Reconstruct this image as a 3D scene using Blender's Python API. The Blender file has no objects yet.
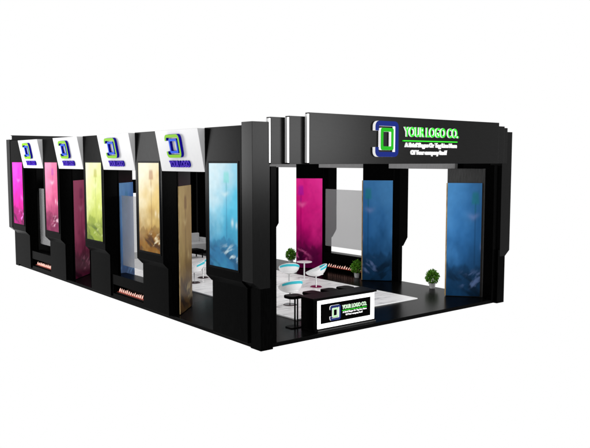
import bpy, bmesh, math, random
from mathutils import Vector
R = math.radians
random.seed(4)
S = bpy.context.scene
COL = S.collection

# ------------------------------------------------------------ camera
cam_d = bpy.data.cameras.new('camera'); cam = bpy.data.objects.new('camera', cam_d); COL.objects.link(cam)
cam_d.sensor_width = 36; cam_d.lens = 36 * 712.9 / 590; cam_d.clip_end = 2000
cam.location = (-9.12, -12.7285, 4.2159)
cam.rotation_euler = (R(90) - 0.08799, 0, -0.67287)
S.camera = cam
# ------------------------------------------------------------ world: plain white studio surround
w = bpy.data.worlds.new('World'); S.world = w; w.use_nodes = True
bg = w.node_tree.nodes['Background']; bg.inputs[0].default_value = (1, 1, 1, 1); bg.inputs[1].default_value = 1.0
# ------------------------------------------------------------ studio softboxes (outside the frame)
def softbox(name, loc, target, sx, sy, power, col=(1, 1, 1)):
    l = bpy.data.lights.new(name, 'AREA'); l.shape = 'RECTANGLE'; l.size = sx; l.size_y = sy; l.energy = power; l.color = col
    o = bpy.data.objects.new(name, l); COL.objects.link(o); o.location = loc
    o.rotation_euler = (Vector(target) - Vector(loc)).to_track_quat('-Z', 'Y').to_euler()
softbox('softbox_side', (-9.3, 19.3, 4.8), (0, 4.0, 4.4), 5.0, 4.4, 1650)
softbox('softbox_front', (11.6, -15.5, 5.5), (1, 0, 4.4), 6.5, 4.2, 2050)
# ------------------------------------------------------------ exposure
vs = S.view_settings; vs.view_transform = 'Standard'; vs.look = 'None'; vs.exposure = 0; vs.gamma = 1
S.render.resolution_x = 1024; S.render.resolution_y = 778

# ------------------------------------------------------------ materials
def srgb(r, g, b):
    f = lambda c: (c / 255) / 12.92 if c / 255 <= .04045 else ((c / 255 + .055) / 1.055) ** 2.4
    return (f(r), f(g), f(b), 1)
def mat(name, col, rough=.5, spec=.3, emit=0, ecol=None):
    m = bpy.data.materials.new(name); m.use_nodes = True
    b = m.node_tree.nodes['Principled BSDF']
    b.inputs['Base Color'].default_value = tuple(col[:3]) + (1,)
    b.inputs['Roughness'].default_value = rough; b.inputs['Specular IOR Level'].default_value = spec
    if emit:
        b.inputs['Emission Color'].default_value = tuple((ecol or col)[:3]) + (1,); b.inputs['Emission Strength'].default_value = emit
    return m
def grain(m, scale=(6, 6, .6), c1=(.003, .003, .003), c2=(.008, .008, .008), r1=.3, r2=.5, bump=.03, detail=6):
    nt = m.node_tree; n = nt.nodes; L = nt.links; b = n['Principled BSDF']
    tc = n.new('ShaderNodeTexCoord'); mp = n.new('ShaderNodeMapping'); mp.inputs['Scale'].default_value = scale
    nz = n.new('ShaderNodeTexNoise'); nz.inputs['Scale'].default_value = 8; nz.inputs['Detail'].default_value = detail
    L.new(tc.outputs['Object'], mp.inputs[0]); L.new(mp.outputs[0], nz.inputs[0])
    cr = n.new('ShaderNodeValToRGB'); cr.color_ramp.elements[0].position = .35; cr.color_ramp.elements[1].position = .68
    cr.color_ramp.elements[0].color = tuple(c1) + (1,); cr.color_ramp.elements[1].color = tuple(c2) + (1,)
    L.new(nz.outputs['Fac'], cr.inputs[0]); L.new(cr.outputs[0], b.inputs['Base Color'])
    mr = n.new('ShaderNodeMapRange'); mr.inputs['To Min'].default_value = r1; mr.inputs['To Max'].default_value = r2
    L.new(nz.outputs['Fac'], mr.inputs[0]); L.new(mr.outputs[0], b.inputs['Roughness'])
    if bump:
        bp = n.new('ShaderNodeBump'); bp.inputs['Strength'].default_value = bump; bp.inputs['Distance'].default_value = .01
        L.new(nz.outputs['Fac'], bp.inputs['Height']); L.new(bp.outputs[0], b.inputs['Normal'])
    return m
M = {}
M['black'] = grain(mat('black_woodgrain_laminate', (.002,) * 3, .4, .009), c1=(.0003,) * 3, c2=(.0012,) * 3, r1=.20, r2=.28)
M['fascia'] = grain(mat('charcoal_fascia_paint', (.02,) * 3, .42, .07), scale=(.6, 6, 6), c1=(.003,) * 3, c2=(.0036,) * 3, r1=.255, r2=.285, bump=.002)
M['pillar'] = grain(mat('lit_black_pillar', (.02,) * 3, .42, .05), c1=(.0025,) * 3, c2=(.0035,) * 3, r1=.22, r2=.27, bump=.004)  # paler, shinier copy of the black, so the upper casings look lit
M['frame'] = grain(mat('matt_black_frame', (.002,) * 3, .5, .012), c1=(.0008,) * 3, c2=(.002,) * 3, bump=.01)
M['trim'] = grain(mat('grey_beam_paint', (.2,) * 3, .5, .3), c1=(.20,) * 3, c2=(.25,) * 3, r1=.4, r2=.5, bump=.01)
M['graphite'] = grain(mat('graphite_and_lit_black', (.03,) * 3, .45, .3), c1=(.02,) * 3, c2=(.04,) * 3, bump=.02)
M['floor'] = grain(mat('polished_black_floor', (.002,) * 3, .2, .016), scale=(.5, 5, 1), c1=(.001,) * 3, c2=(.003,) * 3, r1=.16, r2=.3, bump=.01)
M['white'] = grain(mat('white_sign_face', (.84,) * 3, .5, .3), c1=(.56, .56, .57), c2=(.60, .60, .60), bump=0)
M['whiteplastic'] = grain(mat('white_gloss_plastic', (.9,) * 3, .25, .5), c1=(.86,) * 3, c2=(.92,) * 3, r1=.2, r2=.3, bump=0)
M['led'] = mat('white_led_strip', (.9,) * 3, .4, .3, 1.2, (1, 1, 1))
M['strip_grey'] = mat('brushed_grey_edge', (.5,) * 3, .35, .5)
M['logoblue'] = mat('logo_deep_blue', srgb(2, 26, 105), .4, .04)
M['logogreen'] = mat('logo_bright_green', srgb(22, 155, 16), .4, .04)
M['logolime'] = mat('logo_lime', srgb(125, 185, 8), .4, .04)
M['logonavy'] = mat('logo_navy_edge', srgb(20, 10, 150), .4, .04)
M['logoazure'] = mat('logo_azure', srgb(15, 80, 215), .4, .04)
M['purple'] = mat('violet_letters', srgb(60, 15, 170), .45, .04)
M['letterwhite'] = mat('white_letters', (.85,) * 3, .4, .3, .35, (1, 1, 1))
M['lettergreen'] = mat('green_letters', srgb(45, 205, 40), .4, .05, .05, srgb(60, 235, 50))
M['palegreen'] = mat('pale_green_letters', srgb(170, 215, 165), .4, .2)
M['logonavydark'] = mat('dark_navy_bracket', srgb(25, 40, 95), .4, .05)
M['cyan'] = mat('turquoise_cushion', srgb(60, 195, 210), .6, .3)
M['chrome'] = mat('chrome', (.6,) * 3, .15, .5); M['chrome'].node_tree.nodes['Principled BSDF'].inputs['Metallic'].default_value = 1
M['plum'] = mat('dark_plum_disc', srgb(110, 20, 60), .25, .4)
M['darkdisc'] = mat('dark_brown_disc', srgb(60, 45, 48), .25, .4)
M['leaf'] = grain(mat('green_leaf', (.05, .15, .02), .5, .3), scale=(3, 3, 3), c1=(.04, .18, .008), c2=(.22, .52, .04), bump=0)
M['soil'] = mat('potting_soil', (.03, .02, .012), .9, .1)
M['wood'] = grain(mat('tan_edge', (.3, .2, .08), .5, .3), c1=(.22, .13, .04), c2=(.45, .33, .16), bump=.02)
M['flame'] = mat('flame', (.5, .3, .25), .5, .2, .8, (1, .6, .5))
M['ember'] = mat('ember_glow', (.2, .03, .02), .5, .2, .12, (1, .12, .06))
M['greybox'] = mat('grey_plastic', (.25,) * 3, .4, .3)

# carpet: white marble / weathered white plank look
m = mat('white_streaked_flooring', (.75,) * 3, .35, .35); M['carpet'] = m
nt = m.node_tree; n = nt.nodes; L = nt.links; b = n['Principled BSDF']
tc = n.new('ShaderNodeTexCoord'); mp = n.new('ShaderNodeMapping'); mp.inputs['Scale'].default_value = (.5, 2.2, 1); mp.inputs['Rotation'].default_value = (0, 0, R(-6))
nz = n.new('ShaderNodeTexNoise'); nz.inputs['Scale'].default_value = 1.5; nz.inputs['Detail'].default_value = 9; nz.inputs['Roughness'].default_value = .65; nz.inputs['Distortion'].default_value = 1.6
cr = n.new('ShaderNodeValToRGB'); e = cr.color_ramp.elements
e[0].position = .33; e[0].color = (.34, .33, .33, 1); e[1].position = .54; e[1].color = (.94, .93, .93, 1)
k = e.new(.44); k.color = (.80, .79, .79, 1)
br = n.new('ShaderNodeTexBrick'); br.inputs['Scale'].default_value = 1; br.inputs['Brick Width'].default_value = 1.6; br.inputs['Row Height'].default_value = .42
br.inputs['Mortar Size'].default_value = .006; br.inputs['Color1'].default_value = (1, 1, 1, 1); br.inputs['Color2'].default_value = (.93, .93, .93, 1); br.inputs['Mortar'].default_value = (.85, .85, .85, 1)
mx = n.new('ShaderNodeMixRGB'); mx.blend_type = 'MULTIPLY'; mx.inputs[0].default_value = 1
L.new(tc.outputs['Object'], mp.inputs[0]); L.new(mp.outputs[0], nz.inputs[0]); L.new(nz.outputs['Fac'], cr.inputs[0])
L.new(tc.outputs['Object'], br.inputs[0]); L.new(cr.outputs[0], mx.inputs[1]); L.new(br.outputs[0], mx.inputs[2]); L.new(mx.outputs[0], b.inputs['Base Color'])

# smoked translucent acrylic
m = bpy.data.materials.new('frosted_grey_acrylic'); m.use_nodes = True; M['glass'] = m
nt = m.node_tree; n = nt.nodes; L = nt.links; b = n['Principled BSDF']; out = n['Material Output']
b.inputs['Base Color'].default_value = (.33, .33, .335, 1); b.inputs['Roughness'].default_value = .3; b.inputs['Specular IOR Level'].default_value = .2
tr = n.new('ShaderNodeBsdfTransparent'); mix = n.new('ShaderNodeMixShader')
nz = n.new('ShaderNodeTexNoise'); nz.inputs['Scale'].default_value = 1.2; mr = n.new('ShaderNodeMapRange'); mr.inputs['To Min'].default_value = .42; mr.inputs['To Max'].default_value = .47
L.new(nz.outputs['Fac'], mr.inputs[0]); L.new(mr.outputs[0], mix.inputs[0]); L.new(tr.outputs[0], mix.inputs[1]); L.new(b.outputs[0], mix.inputs[2]); L.new(mix.outputs[0], out.inputs[0])

# printed artwork: the picture's own colours are held per vertex
def artmat(name, spec=.25, rough=.3, emit=0.0):
    m = bpy.data.materials.new(name); m.use_nodes = True
    nt = m.node_tree; b = nt.nodes['Principled BSDF']; at = nt.nodes.new('ShaderNodeAttribute'); at.attribute_name = 'print'
    nt.links.new(at.outputs['Color'], b.inputs['Base Color']); b.inputs['Roughness'].default_value = rough; b.inputs['Specular IOR Level'].default_value = spec
    if emit:
        nt.links.new(at.outputs['Color'], b.inputs['Emission Color']); b.inputs['Emission Strength'].default_value = emit
    return m
M['art'] = artmat('glossy_poster_print', .03, .35, .0)
M['artdim'] = artmat('poster_print', .04, .3)

# ------------------------------------------------------------ mesh helpers
def link(name, bm, material, parent=None, smooth=False):
    me = bpy.data.meshes.new(name); bmesh.ops.recalc_face_normals(bm, faces=bm.faces[:]); bm.to_mesh(me); bm.free()
    mats = material if isinstance(material, (list, tuple)) else [material]
    for q in mats: me.materials.append(q)
    if smooth:
        for p in me.polygons: p.use_smooth = True
    o = bpy.data.objects.new(name, me); COL.objects.link(o)
    if parent: o.parent = parent
    return o
def thing(name, loc, label, cat, group=None, rz=0):
    o = bpy.data.objects.new(name, None); COL.objects.link(o); o.location = loc; o.rotation_euler = (0, 0, rz); o.empty_display_size = .2
    o['label'] = label; o['category'] = cat
    if group: o['group'] = group
    return o
def tag(o, label, cat, group=None):
    o['label'] = label; o['category'] = cat
    if group: o['group'] = group
    return o
def box(bm, x0, x1, y0, y1, z0, z1, bev=0.0):
    r = bmesh.ops.create_cube(bm, size=1)
    bmesh.ops.scale(bm, vec=(x1 - x0, y1 - y0, z1 - z0), verts=r['verts'])
    bmesh.ops.translate(bm, vec=((x0 + x1) / 2, (y0 + y1) / 2, (z0 + z1) / 2), verts=r['verts'])
    if bev:
        ed = list({e for v in r['verts'] for e in v.link_edges})
        bmesh.ops.bevel(bm, geom=ed, offset=bev, segments=2, profile=.5, affect='EDGES')
def BOX(name, x0, x1, y0, y1, z0, z1, material, parent=None, bev=.006):
    bm = bmesh.new(); box(bm, x0, x1, y0, y1, z0, z1, bev); return link(name, bm, material, parent)
def prism(bm, pts, axis, a, b_, bev=0.0):
    """extrude a 2-D outline; axis z: pts are (x,y); axis y: pts are (x,z)"""
    mk = (lambda p, t: (p[0], p[1], t)) if axis == 'z' else (lambda p, t: (p[0], t, p[1])) if axis == 'y' else (lambda p, t: (t, p[0], p[1]))
    A = [bm.verts.new(mk(p, a)) for p in pts]; B = [bm.verts.new(mk(p, b_)) for p in pts]
    fs = [bm.faces.new(A), bm.faces.new(B[::-1])]
    for i in range(len(pts)):
        j = (i + 1) % len(pts); fs.append(bm.faces.new((A[i], A[j], B[j], B[i])))
    if bev:
        ed = list({e for f in fs for e in f.edges}); bmesh.ops.bevel(bm, geom=ed, offset=bev, segments=1, affect='EDGES')
def cyl(bm, r1, r2, z0, z1, seg=24, x=0, y=0):
    A = [bm.verts.new((x + r1 * math.cos(i * 2 * math.pi / seg), y + r1 * math.sin(i * 2 * math.pi / seg), z0)) for i in range(seg)]
    B = [bm.verts.new((x + r2 * math.cos(i * 2 * math.pi / seg), y + r2 * math.sin(i * 2 * math.pi / seg), z1)) for i in range(seg)]
    bm.faces.new(A[::-1]); bm.faces.new(B)
    for i in range(seg):
        j = (i + 1) % seg; bm.faces.new((A[i], A[j], B[j], B[i]))
def text_mesh(name, body, material, parent, origin, xdir, updir, width, height, depth=.02, bold=.0, side_mat=None):
    """a line of raised lettering fitted to width x height; origin = lower left"""
    cu = bpy.data.curves.new(name, 'FONT'); cu.body = body; cu.size = 1; cu.extrude = .5; cu.offset = bold; cu.resolution_u = 3
    tmp = bpy.data.objects.new('tmp', cu); COL.objects.link(tmp); bpy.context.view_layer.update()
    me = bpy.data.meshes.new_from_object(tmp.evaluated_get(bpy.context.evaluated_depsgraph_get()))
    bpy.data.objects.remove(tmp); bpy.data.curves.remove(cu)
    xs = [v.co.x for v in me.vertices]; ys = [v.co.y for v in me.vertices]
    x0, x1, y0, y1 = min(xs), max(xs), min(ys), max(ys)
    X = Vector(xdir).normalized(); Y = Vector(updir).normalized(); Z = X.cross(Y); O = Vector(origin)
    for v in me.vertices:
        c = v.co.copy(); v.co = O + X * ((c.x - x0) / (x1 - x0) * width) + Y * ((c.y - y0) / (y1 - y0) * height) + Z * ((c.z + .5) * depth)
    me.materials.clear(); me.materials.append(material)
    if side_mat:
        me.materials.append(side_mat)
        for p in me.polygons:
            p.material_index = 0 if p.normal.dot(Z) > .5 else 1
    else:
        for p in me.polygons: p.material_index = 0
    me.name = name; o = bpy.data.objects.new(name, me); COL.objects.link(o); o.parent = parent
    return o
def rrect(w, h, r, seg=5, corners=(1, 1, 1, 1)):
    pts = []
    for (cx, cy, a0, on) in ((w / 2, h / 2, 0, corners[0]), (-w / 2, h / 2, 90, corners[1]), (-w / 2, -h / 2, 180, corners[2]), (w / 2, -h / 2, 270, corners[3])):
        if not on: pts.append((cx, cy)); continue
        ox = cx - math.copysign(r, cx); oy = cy - math.copysign(r, cy)
        for i in range(seg + 1):
            a = R(a0 + 90 * i / seg); pts.append((ox + r * math.cos(a), oy + r * math.sin(a)))
    return pts
def logo(parent, origin, xdir, updir, W, H, depth, m_out, m_out_side, m_in, m_in_side, t=.15):
    """rounded bracket open on its left side, with a smaller rounded square ring inside"""
    X = Vector(xdir).normalized(); Y = Vector(updir).normalized(); Z = X.cross(Y); O = Vector(origin)
    def ring(name, outer, inner, skip, m0, m1, dep, close=True):
        bm = bmesh.new(); n = len(outer)
        P = lambda p, z: O + X * p[0] + Y * p[1] + Z * z
        oB = [bm.verts.new(P(p, 0)) for p in outer]; oT = [bm.verts.new(P(p, dep)) for p in outer]
        iB = [bm.verts.new(P(p, 0)) for p in inner]; iT = [bm.verts.new(P(p, dep)) for p in inner]
        last = n if close else n - 1
        for i in range(last):
            j = (i + 1) % n
            f = bm.faces.new((oT[i], oT[j], iT[j], iT[i])); f.material_index = 0
            for q in ((oB[i], oB[j], oT[j], oT[i]), (iB[j], iB[i], iT[i], iT[j]), (oB[j], oB[i], iB[i], iB[j])):
                f = bm.faces.new(q); f.material_index = 1
        if not close:
            for i in (0, n - 1):
                f = bm.faces.new((oB[i], oT[i], iT[i], iB[i])); f.material_index = 1
        return link(name, bm, [m0, m1], parent)
    # bracket path, from upper left tip round the right side to the lower left tip
    r = .16 * W; tw = t * W
    o = rrect(W, H, r); inn = rrect(W - 2 * tw, H - 2 * tw, max(r - tw, .012))
    def openpath(w_, h_, r_):
        # starts upper-left tip downwards stub
        pts = [(-w_ / 2, h_ / 2 - .27 * H + (0 if w_ == W else tw))]
        q = rrect(w_, h_, r_, 5)
        ul = q[6:12][::-1]; ur = q[0:6][::-1]; lr = q[18:24][::-1]; ll = q[12:18][::-1]
        return pts + ul + ur + lr + ll + [(pts[0][0], -pts[0][1])]
    ring('logo_bracket', openpath(W, H, r), openpath(W - 2 * tw, H - 2 * tw, max(r - tw, .012)), None, m_out, m_out_side, depth, False)
    w2, h2 = W * .56, H * .62; ox = W * .02
    A = [(x + ox, y) for x, y in rrect(w2, h2, .12 * w2)]; B = [(x + ox, y) for x, y in rrect(w2 - 1.5 * tw, h2 - 1.5 * tw, .02)]
    ring('logo_square', A, B, None, m_in, m_in_side, depth * .9)

# ------------------------------------------------------------ poster artwork (soft-focus street scene with a lamp)
def hsh(i, j, s): 
    v = math.sin(i * 127.1 + j * 311.7 + s * 74.7) * 43758.5453; return v - math.floor(v)
def vnoise(x, y, s):
    i, j = math.floor(x), math.floor(y); a, c = x - i, y - j; a = a * a * (3 - 2 * a); c = c * c * (3 - 2 * c)
    return (hsh(i, j, s) * (1 - a) + hsh(i + 1, j, s) * a) * (1 - c) + (hsh(i, j + 1, s) * (1 - a) + hsh(i + 1, j + 1, s) * a) * c
def fbm(x, y, s): return .55 * vnoise(x, y, s) + .3 * vnoise(2.1 * x, 2.1 * y, s + 1) + .15 * vnoise(4.3 * x, 4.3 * y, s + 2)
def sm(a, b, x):
    t = min(1, max(0, (x - a) / (b - a))); return t * t * (3 - 2 * t)
def lerp(a, b, t): return tuple(a[i] + (b[i] - a[i]) * t for i in range(3))
def art(pal, u, v, seed=0, flip=False, soft=0, lx=.62):
    """u,v in 0..1; pal = light corner, field, low field, dark shape, lamp head, glow"""
    if flip: u = 1 - u
    c0, c1, c2, dk, hd, gl = pal
    nn = fbm(u * 3, v * 6, seed); fine = fbm(u * 9, v * 22, seed + 31)
    c = lerp(c2, c1, sm(.05, .62, v + (nn - .5) * .3))
    c = lerp(c, c0, sm(.25, 1.25, v * .9 + (1 - u) * .55 - .25 + (nn - .5) * .5) * (1 - .5 * soft))
    k = 1 - .55 * soft; b_ = 1 + 1.5 * soft
    # uneven skyline, darker foreground with broken highlights
    hz = .20 + .12 * fbm(u * 5, 2, seed + 5) + .07 * (vnoise(u * 13, 1, seed + 8) - .5)
    e = .015 * b_
    c = lerp(c, lerp(dk, c2, .45 + .3 * (fine - .5)), .8 * (1 - sm(hz - e, hz + e, v)) * (.75 + .25 * soft))
    c = lerp(c, dk, .85 * sm(.46, .66, fbm(u * 2.2 + 3, v * 15 + u * 3, seed + 9)) * (1 - sm(.15, .25, v)))
    c = lerp(c, gl, .75 * k * sm(.50, .72, fbm(u * 5 + 8, v * 26 - u * 5, seed + 13)) * sm(.05, .1, v) * (1 - sm(.17, .26, v)) * sm(.3, .75, u))
    # hazy tree mass
    c = lerp(c, lerp(dk, c1, .45), .35 * k * sm(.48, .72, fbm(u * 4, v * 7, seed + 17)) * (1 - sm(.35, .55, v)))
    # lamp post, head and glow
    c = lerp(c, lerp(dk, c2, .4), .5 * k * math.exp(-((u - lx) / (.014 * b_)) ** 2) * sm(.24, .3, v) * (1 - sm(.82, .85, v)))
    hw = .07 - .22 * (v - .87) + .015 * (fine - .5)
    c = lerp(c, hd, .6 * k * (1 - sm(hw - .01, hw + .05 * b_, abs(u - lx))) * sm(.80, .83, v) * (1 - sm(.90, .94, v)))
    c = lerp(c, hd, .35 * k * math.exp(-((u - lx) / .03) ** 2 - ((v - .77) / .03) ** 2))
    c = lerp(c, gl, .7 * k * math.exp(-((u - lx + .05) / .14) ** 2 - ((v - .715 - .14 * abs(u - lx + .05) + .03 * nn) / .024) ** 2))
    c = lerp(c, gl, .8 * k * math.exp(-((u - lx - .20) / .04) ** 2 - ((v - .44) / .035) ** 2))
    c = lerp(c, gl, .65 * k * math.exp(-((u - lx - .34) / .035) ** 2 - ((v - .42) / .03) ** 2))
    g = 1 + (fine - .5) * .16
    return tuple(max(0, x * g) for x in c)
def P8(*cols): return [srgb(*c)[:3] for c in cols]
PAL = {
 'cyan': P8((225, 248, 255), (85, 205, 240), (55, 135, 185), (35, 90, 130), (110, 225, 215), (225, 250, 255)),
 'gold': P8((255, 250, 222), (238, 205, 120), (165, 110, 25), (60, 28, 10), (165, 90, 35), (255, 238, 195)),
 'lime': P8((250, 254, 212), (226, 236, 122), (170, 190, 66), (85, 105, 40), (185, 175, 40), (245, 252, 180)),
 'pink': P8((245, 150, 185), (222, 92, 142), (135, 28, 80), (80, 8, 50), (175, 65, 170), (250, 200, 220)),
 'magenta': P8((252, 70, 215), (238, 10, 175), (180, 5, 120), (90, 0, 65), (190, 20, 200), (250, 130, 225)),
 'blue': P8((72, 132, 185), (40, 98, 155), (22, 62, 100), (10, 32, 52), (25, 125, 115), (110, 135, 185)),
 'deepmagenta': P8((225, 50, 145), (195, 10, 112), (105, 5, 70), (40, 0, 32), (140, 20, 160), (230, 100, 165)),
 'ochre': P8((205, 178, 112), (160, 128, 66), (100, 70, 26), (22, 10, 3), (100, 60, 18), (215, 190, 130)),
 'plum': P8((190, 90, 125), (160, 62, 98), (90, 18, 50), (35, 4, 22), (110, 30, 80), (200, 120, 150)),
 'skyblue': P8((110, 165, 215), (45, 110, 180), (20, 75, 130), (8, 40, 80), (30, 120, 150), (120, 170, 220)),
}
def poster(name, parent, origin, xdir, W, H, pal, seed, material, flip=False, edge=None, thick=.03, nx=50, nz=110, soft=0, lx=.62, ink=1):
    """printed panel: the art is on its front face; origin = lower left corner of the front"""
    X = Vector(xdir).normalized(); Z = Vector((0, 0, 1)); N = X.cross(Z); O = Vector(origin)
    bm = bmesh.new(); V = [[bm.verts.new(O + X * (W * i / nx) + Z * (H * j / nz)) for i in range(nx + 1)] for j in range(nz + 1)]
    for j in range(nz):
        for i in range(nx):
            bm.faces.new((V[j][i], V[j][i + 1], V[j + 1][i + 1], V[j + 1][i]))
    back = [bm.verts.new(O + X * a + Z * c - N * thick) for a, c in ((0, 0), (W, 0), (W, H), (0, H))]
    f = bm.faces.new(back[::-1]); f.material_index = 1
    bot = [V[0][i] for i in range(nx + 1)]; top = [V[nz][i] for i in range(nx + 1)]
    lef = [V[j][0] for j in range(nz + 1)]; rig = [V[j][nx] for j in range(nz + 1)]
    for strip, a, c in ((bot, back[0], back[1]), (top, back[3], back[2]), (lef, back[0], back[3]), (rig, back[1], back[2])):
        f = bm.faces.new(strip + [c, a]); f.material_index = 1
    o = link(name, bm, [material, edge or M['frame']], parent); me = o.data
    ca = me.color_attributes.new('print', 'FLOAT_COLOR', 'POINT')
    for vtx in me.vertices:
        d = vtx.co - O; c = art(PAL[pal], d.dot(X) / W, d.z / H, seed, flip, soft, lx)
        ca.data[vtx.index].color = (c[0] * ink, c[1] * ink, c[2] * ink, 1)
    return o

# ============================================================ SETTING
PITCH = 3.665; Y0 = .29; PW = 1.53; LEN = 16.85; WID = 8.9; FZ = .1
bm = bmesh.new(); box(bm, 0, WID, 0, LEN, 0, FZ, .008)
fl = link('floor', bm, [M['floor'], M['frame']])
for p_ in fl.data.polygons: p_.material_index = 0 if p_.normal.z > .9 else 1; fl['kind'] = 'structure'
bm = bmesh.new(); box(bm, 2.3, 6.84, 1.52, 14.6, FZ, FZ + .025, .004)
cp = link('floor_covering', bm, [M['carpet']]); tag(cp, 'white streaked floor covering laid in the middle of the black booth floor', 'floor covering')
# a crisp white edging
bm = bmesh.new()
for a in ((2.25, 6.89, 1.47, 1.518), (2.25, 6.89, 14.602, 14.65), (2.25, 2.298, 1.518, 14.602), (6.842, 6.89, 1.518, 14.602)): box(bm, *a, FZ, FZ + .03)
link('edging', bm, M['whiteplastic'], cp)

# ============================================================ POSTS
left_art = ['cyan', 'gold', 'lime', 'pink', 'magenta']
left_label = ['black display post with a cyan poster beside the front corner pillar', 'black display post with a golden poster on its outer face',
              'black display post with a yellow-green poster on its outer face', 'black display post with a pale pink poster on its outer face',
              'black display post with a hot magenta poster at the far left end']
left_diag = ['deepmagenta', 'ochre', 'skyblue', 'plum', None]
def left_post(k):
    y = Y0 + PITCH * k
    t = thing('display_post', (0, y, FZ), left_label[k], 'display post', 'display posts along the left side of the booth')
    # plinth under the hanging frame
    bm = bmesh.new(); prism(bm, [(-.09, .03), (.20, .03), (.20, PW - .03), (-.09, PW - .03)], 'z', 0, 1.9, .004); link('base', bm, M['black'], t)
    # upper casing with a chamfered underside
    bm = bmesh.new(); prism(bm, [(-.25, 1.42), (-.095, 1.26), (.19, 1.26), (.19, 4.9), (-.25, 4.9)], 'y', 0, PW, .006)
    link('upper_casing', bm, M['black'], t)
    # raised surround of the poster
    pz = 1.77 - FZ; a, b_ = .15, 1.34
    bm = bmesh.new()
    for q in ((a - .05, a, pz - .05, pz + 2.45), (b_, b_ + .05, pz - .05, pz + 2.45), (a, b_, pz - .05, pz), (a, b_, pz + 2.4, pz + 2.45)):
        box(bm, -.262, -.248, q[0], q[1], q[2], q[3])
    link('poster_frame', bm, M['frame'], t)
    poster('poster', t, (-.258, b_, pz), (0, -1, 0), b_ - a, 2.4, left_art[k], 3 + k * 7, M['art'], thick=.008, ink=.74)
    # inner three-sided column whose slanted face carries a second poster
    bm = bmesh.new(); prism(bm, [(.20, .0), (.23, .0), (1.12, .9), (1.12, 1.0), (.7, PW), (.20, PW)], 'z', 0, 3.98, .004); link('angled_column', bm, M['black'], t)
    if left_diag[k]:
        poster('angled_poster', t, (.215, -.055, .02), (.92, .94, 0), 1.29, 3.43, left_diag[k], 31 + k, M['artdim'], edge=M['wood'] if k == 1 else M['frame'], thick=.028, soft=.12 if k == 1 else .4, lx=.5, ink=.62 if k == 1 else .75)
    return t
for k in range(5): left_post(k)
right_diag = ['blue', 'blue', 'deepmagenta', 'deepmagenta', None]
right_label = ['black display post with a blue angled poster beside the right corner pillar', 'black display post with a blue angled poster between two white openings',
               'black display post with a magenta angled poster facing the chairs', 'black display post of the right row mostly hidden behind the front left pillar', 'farthest black display post of the right row without a poster']
def right_post(k):
    y = Y0 + PITCH * k
    t = thing('display_post', (WID, y, FZ), right_label[k], 'display post', 'display posts along the right side of the booth')
    bm = bmesh.new(); prism(bm, [(-.2, .04), (.02, .04), (.02, PW - .04), (-.2, PW - .04)], 'z', 0, 1.9, .004); link('base', bm, M['black'], t)
    bm = bmesh.new(); prism(bm, [(.24, 1.5), (.03, 1.22), (-.19, 1.22), (-.19, 4.9), (.24, 4.9)], 'y', 0, PW, .006); link('upper_casing', bm, M['black'], t)
    bm = bmesh.new(); prism(bm, [(-.20, .0), (-.27, .16), (-.27, .22), (-.95, 1.0), (-.35, 1.36), (-.20, PW)], 'z', 0, 3.89 if k == 0 else 4.10, .004)
    link('angled_column', bm, M['graphite'] if k == 0 else M['black'], t)  # front column gets a lighter copy of the black: its lit look is painted in
    if right_diag[k]:
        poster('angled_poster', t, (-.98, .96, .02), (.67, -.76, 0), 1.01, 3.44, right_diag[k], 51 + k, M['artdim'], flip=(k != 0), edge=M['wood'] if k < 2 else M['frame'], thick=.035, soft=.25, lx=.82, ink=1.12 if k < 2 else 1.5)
        if k < 2:
            bm = bmesh.new(); X_ = Vector((.67, -.76, 0)).normalized(); N_ = Vector((-.76, -.67, 0)).normalized(); o_ = Vector((-.98, .96, 0)) - X_ * .001
            pts = [o_ + N_ * .004, o_ + N_ * .004 - X_ * .035, o_ - N_ * .03 - X_ * .035, o_ - N_ * .03]
            prism(bm, [(p_.x, p_.y) for p_ in pts], 'z', .02, 3.46); link('edge_trim', bm, M['wood'], t)
    return t
for k in range(5): right_post(k)

# ============================================================ CORNER PILLARS
def pillar(x, y, sx, sy, label):
    t = thing('corner_pillar', (x, y, 0), label, 'pillar', 'corner pillars of the booth')
    # sx: outward x direction, sy: outward y direction
    bm = bmesh.new()
    prism(bm, sorted_pts([(sx * .04, sy * .12), (sx * -.30, sy * .12), (sx * -.30, sy * -.28), (sx * .04, sy * -.28)]), 'z', 0, 1.6, .004); link('base', bm, M['black'], t)
    bm = bmesh.new(); prism(bm, [(sx * .25, 1.56), (sx * .045, 1.40), (sx * -.22, 1.40), (sx * -.22, 5.07), (sx * .25, 5.07)], 'y', sy * .125, sy * -.285, .005); link('upper_casing', bm, M['pillar'], t)
    bm = bmesh.new(); box(bm, *sorted((sx * -.305, sx * -.46)), *sorted((sy * .04, sy * -.28)), FZ, 4.1, .004); link('inner_fin', bm, M['black'], t)
    return t
def sorted_pts(p): return p
pillar(0, 0, -1, -1, 'black corner pillar nearest the camera at the front left of the booth')
pillar(WID, 0, 1, -1, 'black corner pillar at the right end of the front header')
pillar(0, LEN, -1, 1, 'black corner pillar at the far left rear end of the booth')
pillar(WID, LEN, 1, 1, 'hidden black corner pillar at the rear right of the booth')

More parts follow.
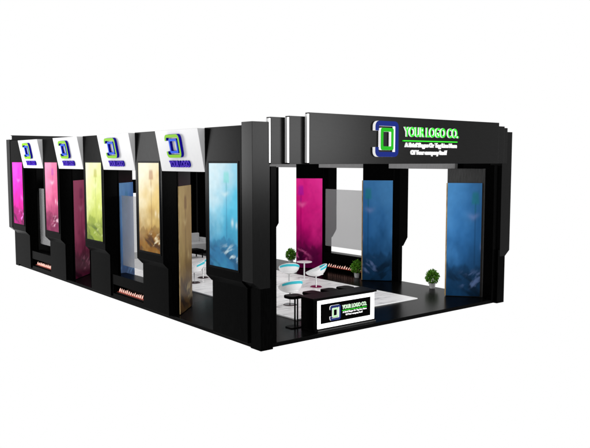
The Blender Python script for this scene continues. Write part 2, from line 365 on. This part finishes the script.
# ============================================================ FRONT AND REAR FASCIA
def fascia(y, s, label, front):
    t = thing('header_fascia', (0, y, 4.15), label, 'header', 'stepped headers over the booth ends')
    for i, (x0, x1, ya, yb, zt) in enumerate(((1.07, 8.04, .45, .31, 5.295), (.62, 8.50, .309, .16, 5.21), (.22, 8.86, .159, .0, 5.18))):
        if not front: x0, zt = (.40, .18, -.06)[i], 5.23 + .01 * i
        bm = bmesh.new(); box(bm, x0, x1, *sorted((s * ya, s * yb)), 0, zt - 4.15, .004); bd = link('board', bm, M['fascia'], t)
        # lit strip let into the left and right ends of the board
        for xe, sg in ((x0, -1),):
            bm = bmesh.new(); box(bm, *sorted((xe + sg * .002, xe + sg * .022)), *sorted((s * (ya - .006), s * (ya - .050))), .03, zt - 4.15 - .03, .002); link('light_strip', bm, M['led'], bd)
            bm = bmesh.new(); box(bm, *sorted((xe + sg * .002, xe + sg * .014)), *sorted((s * (ya - .054), s * (yb + .004))), .03, zt - 4.15 - .03, .002); link('grey_edge', bm, M['strip_grey'], bd)
    if front:
        f = -.452
        logo(t, (3.44, f, .60), (1, 0, 0), (0, 0, 1), .80, .86, .09, M['logoblue'], M['letterwhite'], M['logogreen'], M['letterwhite'])
        text_mesh('company_name', 'YOUR LOGO CO.', M['lettergreen'], t, (4.10, f, .67), (1, 0, 0), (0, 0, 1), 2.10, .25, .05, .022, M['letterwhite'])
        bm = bmesh.new(); box(bm, 4.06, 6.15, f - .05, f, .555, .585, .003); link('underline', bm, M['lettergreen'], t)
        text_mesh('slogan_line', 'A Brief Slogan Or Tag Line Here', M['letterwhite'], t, (4.14, f, .375), (1, 0, 0), (0, 0, 1), 2.0, .155, .045, .012)
        text_mesh('slogan_line', 'Of Your company Itself', M['letterwhite'], t, (4.36, f, .19), (1, 0, 0), (0, 0, 1), 1.38, .155, .045, .012)
    return t
fascia(0, -1, 'stepped charcoal front header carrying the green YOUR LOGO CO. lettering', True)
fascia(LEN, 1, 'stepped charcoal rear header at the far end of the booth', False)

# ============================================================ SIDE HEADER BEAMS
names = ['second', 'third', 'fourth']
for k in range(4):
    ya = Y0 + PITCH * k + PW; yb = Y0 + PITCH * (k + 1)
    bm = bmesh.new(); box(bm, 8.52, 8.66, ya - .34, yb + .34, 3.97, 4.5, .005)
    tag(link('header_beam', bm, M['trim']), ['grey header beam across the opening nearest the right corner pillar', 'grey header beam above the right side acrylic screen',
        'grey header beam across the opening beside the magenta angled poster', 'grey header beam at the far end of the right side'][k], 'beam', 'header beams of the right side')
# ============================================================ WHITE LOGO SIGNS OVER THE LEFT OPENINGS
lab = ['white wedge sign with logo nearest the front corner, above the ochre angled poster', 'white wedge logo sign between the yellow-green and golden posters',
       'white wedge logo sign between the pink and yellow-green posters', 'white wedge logo sign at the far left, between the magenta and pink posters']
for k in range(4):
    ya = Y0 + PITCH * k + PW + .01; yb = Y0 + PITCH * (k + 1) - .01; yc = (ya + yb) / 2; w_ = yb - ya
    t = thing('logo_sign', (0, yc, 3.96), lab[k], 'sign', 'white wedge logo signs of the left side')
    xb, xt, h = -.25, -.44, 1.03
    bm = bmesh.new(); prism(bm, [(xb, 0), (.1, 0), (.1, h), (xt, h)], 'y', -w_ / 2, w_ / 2, .006); link('panel', bm, M['white'], t)
    up = Vector((xt - xb, 0, h)).normalized(); nrm = Vector((0, -1, 0)).cross(up)
    at = lambda s, a: Vector((xb, 0, 0)) + up * s + Vector((0, -a, 0)) + nrm * .001
    logo(t, at(.65, -.12), (0, -1, 0), up, .72, .58, .075, M['logolime'], M['logonavy'], M['logoazure'], M['logonavy'], t=.105)
    text_mesh('company_name', 'YOUR LOGO', M['purple'], t, at(.11, -.52), (0, -1, 0), up, 1.0, .17, .04, .05, M['logonavy'])

# ============================================================ LOW WALLS, SCREENS AND FLAME ROWS
def bay(side, k, lw, lg, lf):
    ya = Y0 + PITCH * k + PW; yb = Y0 + PITCH * (k + 1); g = .005
    x0, x1 = (-.05, .40) if side == 0 else (8.50, 8.87)
    # wall with a long slot through it: sill, header, two ends
    sl = (.20, .48); yc = (ya + yb) / 2
    bm = bmesh.new()
    box(bm, x0, x1, ya + g, yb - g, FZ, sl[0]); box(bm, x0, x1, ya + g, yb - g, sl[1], .78)
    box(bm, x0, x1, ya + g, ya + .06, sl[0], sl[1]); box(bm, x0, x1, yb - .06, yb - g, sl[0], sl[1])
    xd = (.24, .28) if side == 0 else (8.62, 8.66)
    box(bm, *xd, ya + .06, yb - .06, sl[0], sl[1])
    t = link('low_wall', bm, M['black']); tag(t, lw, 'low wall', 'black low walls between the posts')
    xm = .32 if side == 0 else 8.58
    bm = bmesh.new(); box(bm, xm - .012, xm + .012, ya + g, yb - g, 1.02, 3.17, .003)
    tag(link('acrylic_screen', bm, M['glass']), lg, 'screen', 'grey translucent screens between the posts')
    # slot insert with a row of flames
    f = thing('flame_insert', (.10 if side == 0 else 8.56, yc, sl[0]), lf, 'fireplace', 'linear fireplaces in the low walls')
    hw = (yb - ya) / 2 - .08; tw_ = .09 if side == 0 else .05; rnd = random.Random(k * 3 + side)
    bm = bmesh.new(); box(bm, -tw_, tw_, -hw, hw, .002, .035, .004); link('burner_tray', bm, M['frame'], f)
    bm = bmesh.new(); box(bm, -.05, .05, -hw + .05, hw - .05, .0355, .045); link('ember_bed', bm, M['ember'], f)
    n_ = 15
    for i in range(n_):
        y = -hw + .12 + (2 * hw - .24) * i / (n_ - 1); hgt = rnd.uniform(.09, .13); lean = .07 + rnd.uniform(-.02, .02); r0 = rnd.uniform(.018, .026)
        bm = bmesh.new(); rings = []
        for q in range(8):
            tt = q / 7; rr = r0 * (math.sin(math.pi * min(1, .22 + .78 * tt)) ** .8 + .02); cx = rnd.uniform(-.004, .004); cy = lean * tt ** 1.4 * -1
            rings.append([bm.verts.new((cx + rr * math.cos(a * math.pi / 4), y + cy + rr * math.sin(a * math.pi / 4), .046 + hgt * tt)) for a in range(8)])
        for q in range(7):
            for a in range(8): bm.faces.new((rings[q][a], rings[q][(a + 1) % 8], rings[q + 1][(a + 1) % 8], rings[q + 1][a]))
        bm.faces.new(rings[0][::-1]); bm.faces.new(rings[-1])
        link('flame', bm, M['flame'], f, smooth=True)
bay(0, 3, 'black low wall between the magenta and pink posters', 'grey translucent screen between the magenta and pink posters', 'row of small flames in the low wall between magenta and pink posters')
bay(0, 1, 'black low wall between the yellow-green and golden posters', 'grey translucent screen between the yellow-green and golden posters', 'row of small flames in the low wall between yellow-green and golden posters')
bay(1, 1, 'black low wall on the right side behind the potted plant', 'grey translucent screen on the right side between magenta and blue posters', 'row of small flames in the low wall behind the potted plant')
bay(1, 3, 'hidden black low wall at the far end of the right side', 'hidden grey translucent screen at the far end of the right side', 'hidden row of flames at the far end of the right side')

# ============================================================ RECEPTION COUNTER
t = thing('reception_counter', (1.85, .15, FZ), 'black reception counter with a lit white frame and logo at the front edge', 'counter')
BOX('plinth', -.10, 1.94, .0, .52, 0, .055, M['frame'], t)
BOX('cabinet', -.12, 1.92, .03, .50, .056, .775, M['black'], t)
BOX('countertop', -.16, 1.97, -.02, .56, .776, .83, M['frame'], t)
BOX('ledge', -.02, 1.94, -.03, .02, .0, .035, M['graphite'], t)
bm = bmesh.new(); w0, w1, z0, z1 = 0.0, 1.90, .07, .755
for q in ((w0, w1, z0, z0 + .105), (w0, w1, z1 - .09, z1), (w0, w0 + .085, z0 + .105, z1 - .09), (w1 - .11, w1, z0 + .105, z1 - .09)): box(bm, q[0], q[1], .0, .029, q[2], q[3])
link('lit_frame', bm, M['led'], t)
logo(t, (.56, .022, .41), (1, 0, 0), (0, 0, 1), .35, .37, .03, M['logonavydark'], M['letterwhite'], M['palegreen'], M['letterwhite'])
text_mesh('company_name', 'YOUR LOGO CO.', M['palegreen'], t, (.80, .022, .455), (1, 0, 0), (0, 0, 1), .84, .105, .018, .03, M['letterwhite'])
bm = bmesh.new(); box(bm, .80, 1.64, .008, .022, .415, .43); link('underline', bm, M['lettergreen'], t)
text_mesh('slogan_line', 'A Brief Slogan Or Tag Line Here', M['letterwhite'], t, (.82, .022, .345), (1, 0, 0), (0, 0, 1), .82, .055, .012, .015)
text_mesh('slogan_line', 'Of Your company Itself', M['letterwhite'], t, (.92, .022, .275), (1, 0, 0), (0, 0, 1), .58, .055, .012, .015)

# ============================================================ BAR STOOLS BEHIND THE COUNTER
def stool(x, y, label, rz=0):
    t = thing('bar_stool', (x, y, FZ), label, 'stool', 'black stools behind the counter', rz)
    bm = bmesh.new(); prism(bm, rrect(.40, .36, .07), 'z', .74, .81, .012); link('seat', bm, M['frame'], t)
    bm = bmesh.new(); box(bm, .03, .056, -.02, .02, .025, .74, .004); link('column', bm, M['frame'], t)
    bm = bmesh.new(); box(bm, .115, .138, -.02, .02, .025, .74, .004); link('column', bm, M['frame'], t)
    bm = bmesh.new(); prism(bm, rrect(.34, .30, .05), 'z', 0, .024, .004); link('foot_plate', bm, M['frame'], t)
stool(1.72, .93, 'black stool standing left of the reception counter, twin column in view')
stool(2.35, .98, 'black stool behind the counter, seat showing above the left part of its top')
stool(2.95, .98, 'black stool behind the counter, seat showing above the middle of its top')
stool(3.5, .98, 'black stool behind the counter, seat showing above the right part of its top')

# ============================================================ SWIVEL CHAIRS
def chair(x, y, rz, disc, label, shift=0):
    t = thing('swivel_chair', (x, y, FZ + .025), label, 'chair', 'white shell swivel chairs', rz)
    # wrap-round shell: +X is the front of the chair
    bm = bmesh.new(); na, nr = 40, 9; G = []
    def rim(a): # a=0 front, pi back
        bck = .5 - .5 * math.cos(a); side = abs(math.sin(a))
        return .47 + .29 * bck ** 1.5 + .02 * side, .30 + .04 * bck
    def P(a, s):
        zt, rr = rim(a); zb = .36
        r_ = rr * (math.sin(s * math.pi / 2) ** .8); z = zb + (zt - zb) * (1 - math.cos(s * math.pi / 2)) ** .9
        if math.cos(a) > .2: r_ *= 1 + .12 * (math.cos(a) - .2)
        return Vector((r_ * math.cos(a), r_ * 1.05 * math.sin(a), z))
    for j in range(nr + 1):
        G.append([bm.verts.new(P(i * 2 * math.pi / na, max(j / nr, .001))) for i in range(na)])
    for j in range(nr):
        for i in range(na): bm.faces.new((G[j][i], G[j][(i + 1) % na], G[j + 1][(i + 1) % na], G[j + 1][i]))
    bm.faces.new(G[0])
    sh = link('shell', bm, M['whiteplastic'], t, True)
    md = sh.modifiers.new('thickness', 'SOLIDIFY'); md.thickness = .025; md.offset = 0
    # turquoise pad following the back rim
    bm = bmesh.new(); rows = []
    for i in range(27):
        a = math.pi + (i / 26 - .5) * 2.3; e_ = []
        for s, off in ((.82, .02), (.96, .02), (.96, -.03), (.82, -.03)):
            p = P(a, s); d = Vector((math.cos(a), math.sin(a), 0)); e_.append(bm.verts.new(p + d * off))
        rows.append(e_)
    for i in range(26):
        for q in range(4): bm.faces.new((rows[i][q], rows[i][(q + 1) % 4], rows[i + 1][(q + 1) % 4], rows[i + 1][q]))
    bm.faces.new(rows[0]); bm.faces.new(rows[-1][::-1]); link('back_pad', bm, M['cyan'], t, False)
    bm = bmesh.new(); cyl(bm, .27, .25, .42, .46, 28, .03); link('seat_cushion', bm, M['whiteplastic'], t)
    bm = bmesh.new(); cyl(bm, .022, .022, .025, .36, 14); link('stem', bm, M['chrome'], t)
    bm = bmesh.new(); cyl(bm, .20, .17, 0, .024, 32); link('base_disc', bm, M[disc], t)
chair(3.29, 3.07, R(80), 'darkdisc', 'white shell chair with turquoise back pad, nearest the reception counter')
chair(5.76, 4.84, R(141), 'plum', 'white shell chair on a plum disc base, right of the round table')
chair(5.35, 5.75, R(60), 'darkdisc', 'white shell chair left of the round table below the plant')
chair(3.82, 8.70, R(120), 'darkdisc', 'white shell chair seen past the ochre angled poster, farther of two')
chair(3.05, 7.98, R(140), 'darkdisc', 'white shell chair seen past the ochre angled poster, nearer of two')
t = thing('round_table', (6.5, 6.35, FZ + .025), 'small round white pedestal table between the shell chairs', 'table')
bm = bmesh.new(); cyl(bm, .27, .27, .58, .60, 36); link('tabletop', bm, M['whiteplastic'], t)
bm = bmesh.new(); cyl(bm, .025, .025, .02, .58, 14); link('stem', bm, M['whiteplastic'], t)
bm = bmesh.new(); cyl(bm, .19, .17, 0, .02, 32); link('base_disc', bm, M['whiteplastic'], t)

# ============================================================ POTTED PLANTS
def plant(x, y, seed, label):
    t = thing('potted_plant', (x, y, FZ), label, 'plant', 'potted plants along the right side'); rnd = random.Random(seed)
    bm = bmesh.new(); cyl(bm, .085, .115, 0, .17, 24); link('pot', bm, M['whiteplastic'], t)
    bm = bmesh.new(); cyl(bm, .10, .10, .171, .176, 20); link('soil', bm, M['soil'], t)
    bm = bmesh.new()
    for i in range(7):
        a = rnd.uniform(0, 6.28); bx, by = .05 * math.cos(a), .05 * math.sin(a); ex, ey = .13 * math.cos(a), .13 * math.sin(a); hh = rnd.uniform(.32, .5)
        A = [bm.verts.new((bx * .4 + .005 * math.cos(q * 2.1), by * .4 + .005 * math.sin(q * 2.1), .17)) for q in range(3)]
        B = [bm.verts.new((ex * .6 + .003 * math.cos(q * 2.1), ey * .6 + .003 * math.sin(q * 2.1), hh)) for q in range(3)]
        for q in range(3): bm.faces.new((A[q], A[(q + 1) % 3], B[(q + 1) % 3], B[q]))
    link('stem', bm, M['wood'], t)
    bm = bmesh.new()
    for i in range(800):
        while True:
            p = Vector((rnd.uniform(-1, 1), rnd.uniform(-1, 1), rnd.uniform(-1, 1)))
            if .1 < p.length < 1: break
        taper = 1 - .35 * max(0, p.z); c = Vector((p.x * .20 * taper, p.y * .20 * taper, .37 + p.z * .21 + (.05 if rnd.random() < .12 else 0)))
        out = (p + Vector((0, 0, .4))).normalized(); s = out.cross(Vector((rnd.uniform(-1, 1), rnd.uniform(-1, 1), rnd.uniform(-1, 1)))).normalized()
        d = (out * .6 + s.cross(out) * rnd.uniform(-.8, .8)).normalized(); ln = rnd.uniform(.05, .085); wd = ln * .34
        n_ = d.cross(s).normalized() * .008
        v = [bm.verts.new(c), bm.verts.new(c + d * ln * .5 + s * wd + n_), bm.verts.new(c + d * ln), bm.verts.new(c + d * ln * .5 - s * wd + n_)]
        bm.faces.new(v)
    link('foliage', bm, M['leaf'], t)
plant(8.66, 2.42, 1, 'leafy green potted plant in the opening nearest the right front pillar')
plant(8.22, 5.50, 2, 'leafy green potted plant in front of the flame row, beside a blue poster')
plant(8.50, 9.65, 3, 'leafy green potted plant left of the magenta angled poster')

# ============================================================ REAR OF THE BOOTH
t = thing('rear_wall', (7.2, 16.6, FZ), 'tall black partition closing the rear right of the booth', 'wall')
BOX('panel', -1.6, 1.05, -.04, .04, 0, 3.9, M['black'], t)
t2 = thing('rear_wall', (1.95, 16.6, FZ), 'tall black partition closing the rear left of the booth', 'wall')
BOX('panel', -1.65, 1.65, -.04, .04, 0, 3.9, M['black'], t2)
t2 = thing('rear_beam', (4.6, 16.6, 2.8), 'black beam bridging the rear opening between two partitions', 'beam')
BOX('panel', -.995, .995, -.04, .04, 0, .6, M['black'], t2)
tb = thing('wall_monitor', (7.62, 16.54, 1.0), 'small grey box mounted on the black rear partition', 'monitor')
BOX('casing', -.20, .20, -.06, 0.015, 0, .22, M['greybox'], tb)
t = thing('lounge_sofa', (7.35, 15.3, FZ), 'white boxy lounge sofa at the rear of the booth', 'sofa')
BOX('seat', -.6, .5, -.35, .35, .08, .42, M['white'], t, .02)
BOX('backrest', -.6, .5, .36, .52, .08, .82, M['white'], t, .02)
BOX('armrest', .505, .66, -.35, .52, .08, .62, M['white'], t, .02)
BOX('armrest', -.76, -.605, -.35, .52, .08, .62, M['white'], t, .02)
BOX('foot', -.6, .5, -.3, .3, 0, .078, M['frame'], t)
t = thing('coffee_table', (6.15, 13.5, FZ + .025), 'low black coffee table on the white floor near the sofa', 'table')
BOX('tabletop', -.45, .45, -.3, .3, .30, .36, M['frame'], t, .01)
for sx in (-1, 1):
    for sy in (-1, 1): BOX('leg', sx * .4 - .02, sx * .4 + .02, sy * .25 - .02, sy * .25 + .02, 0, .299, M['frame'], t, .003)
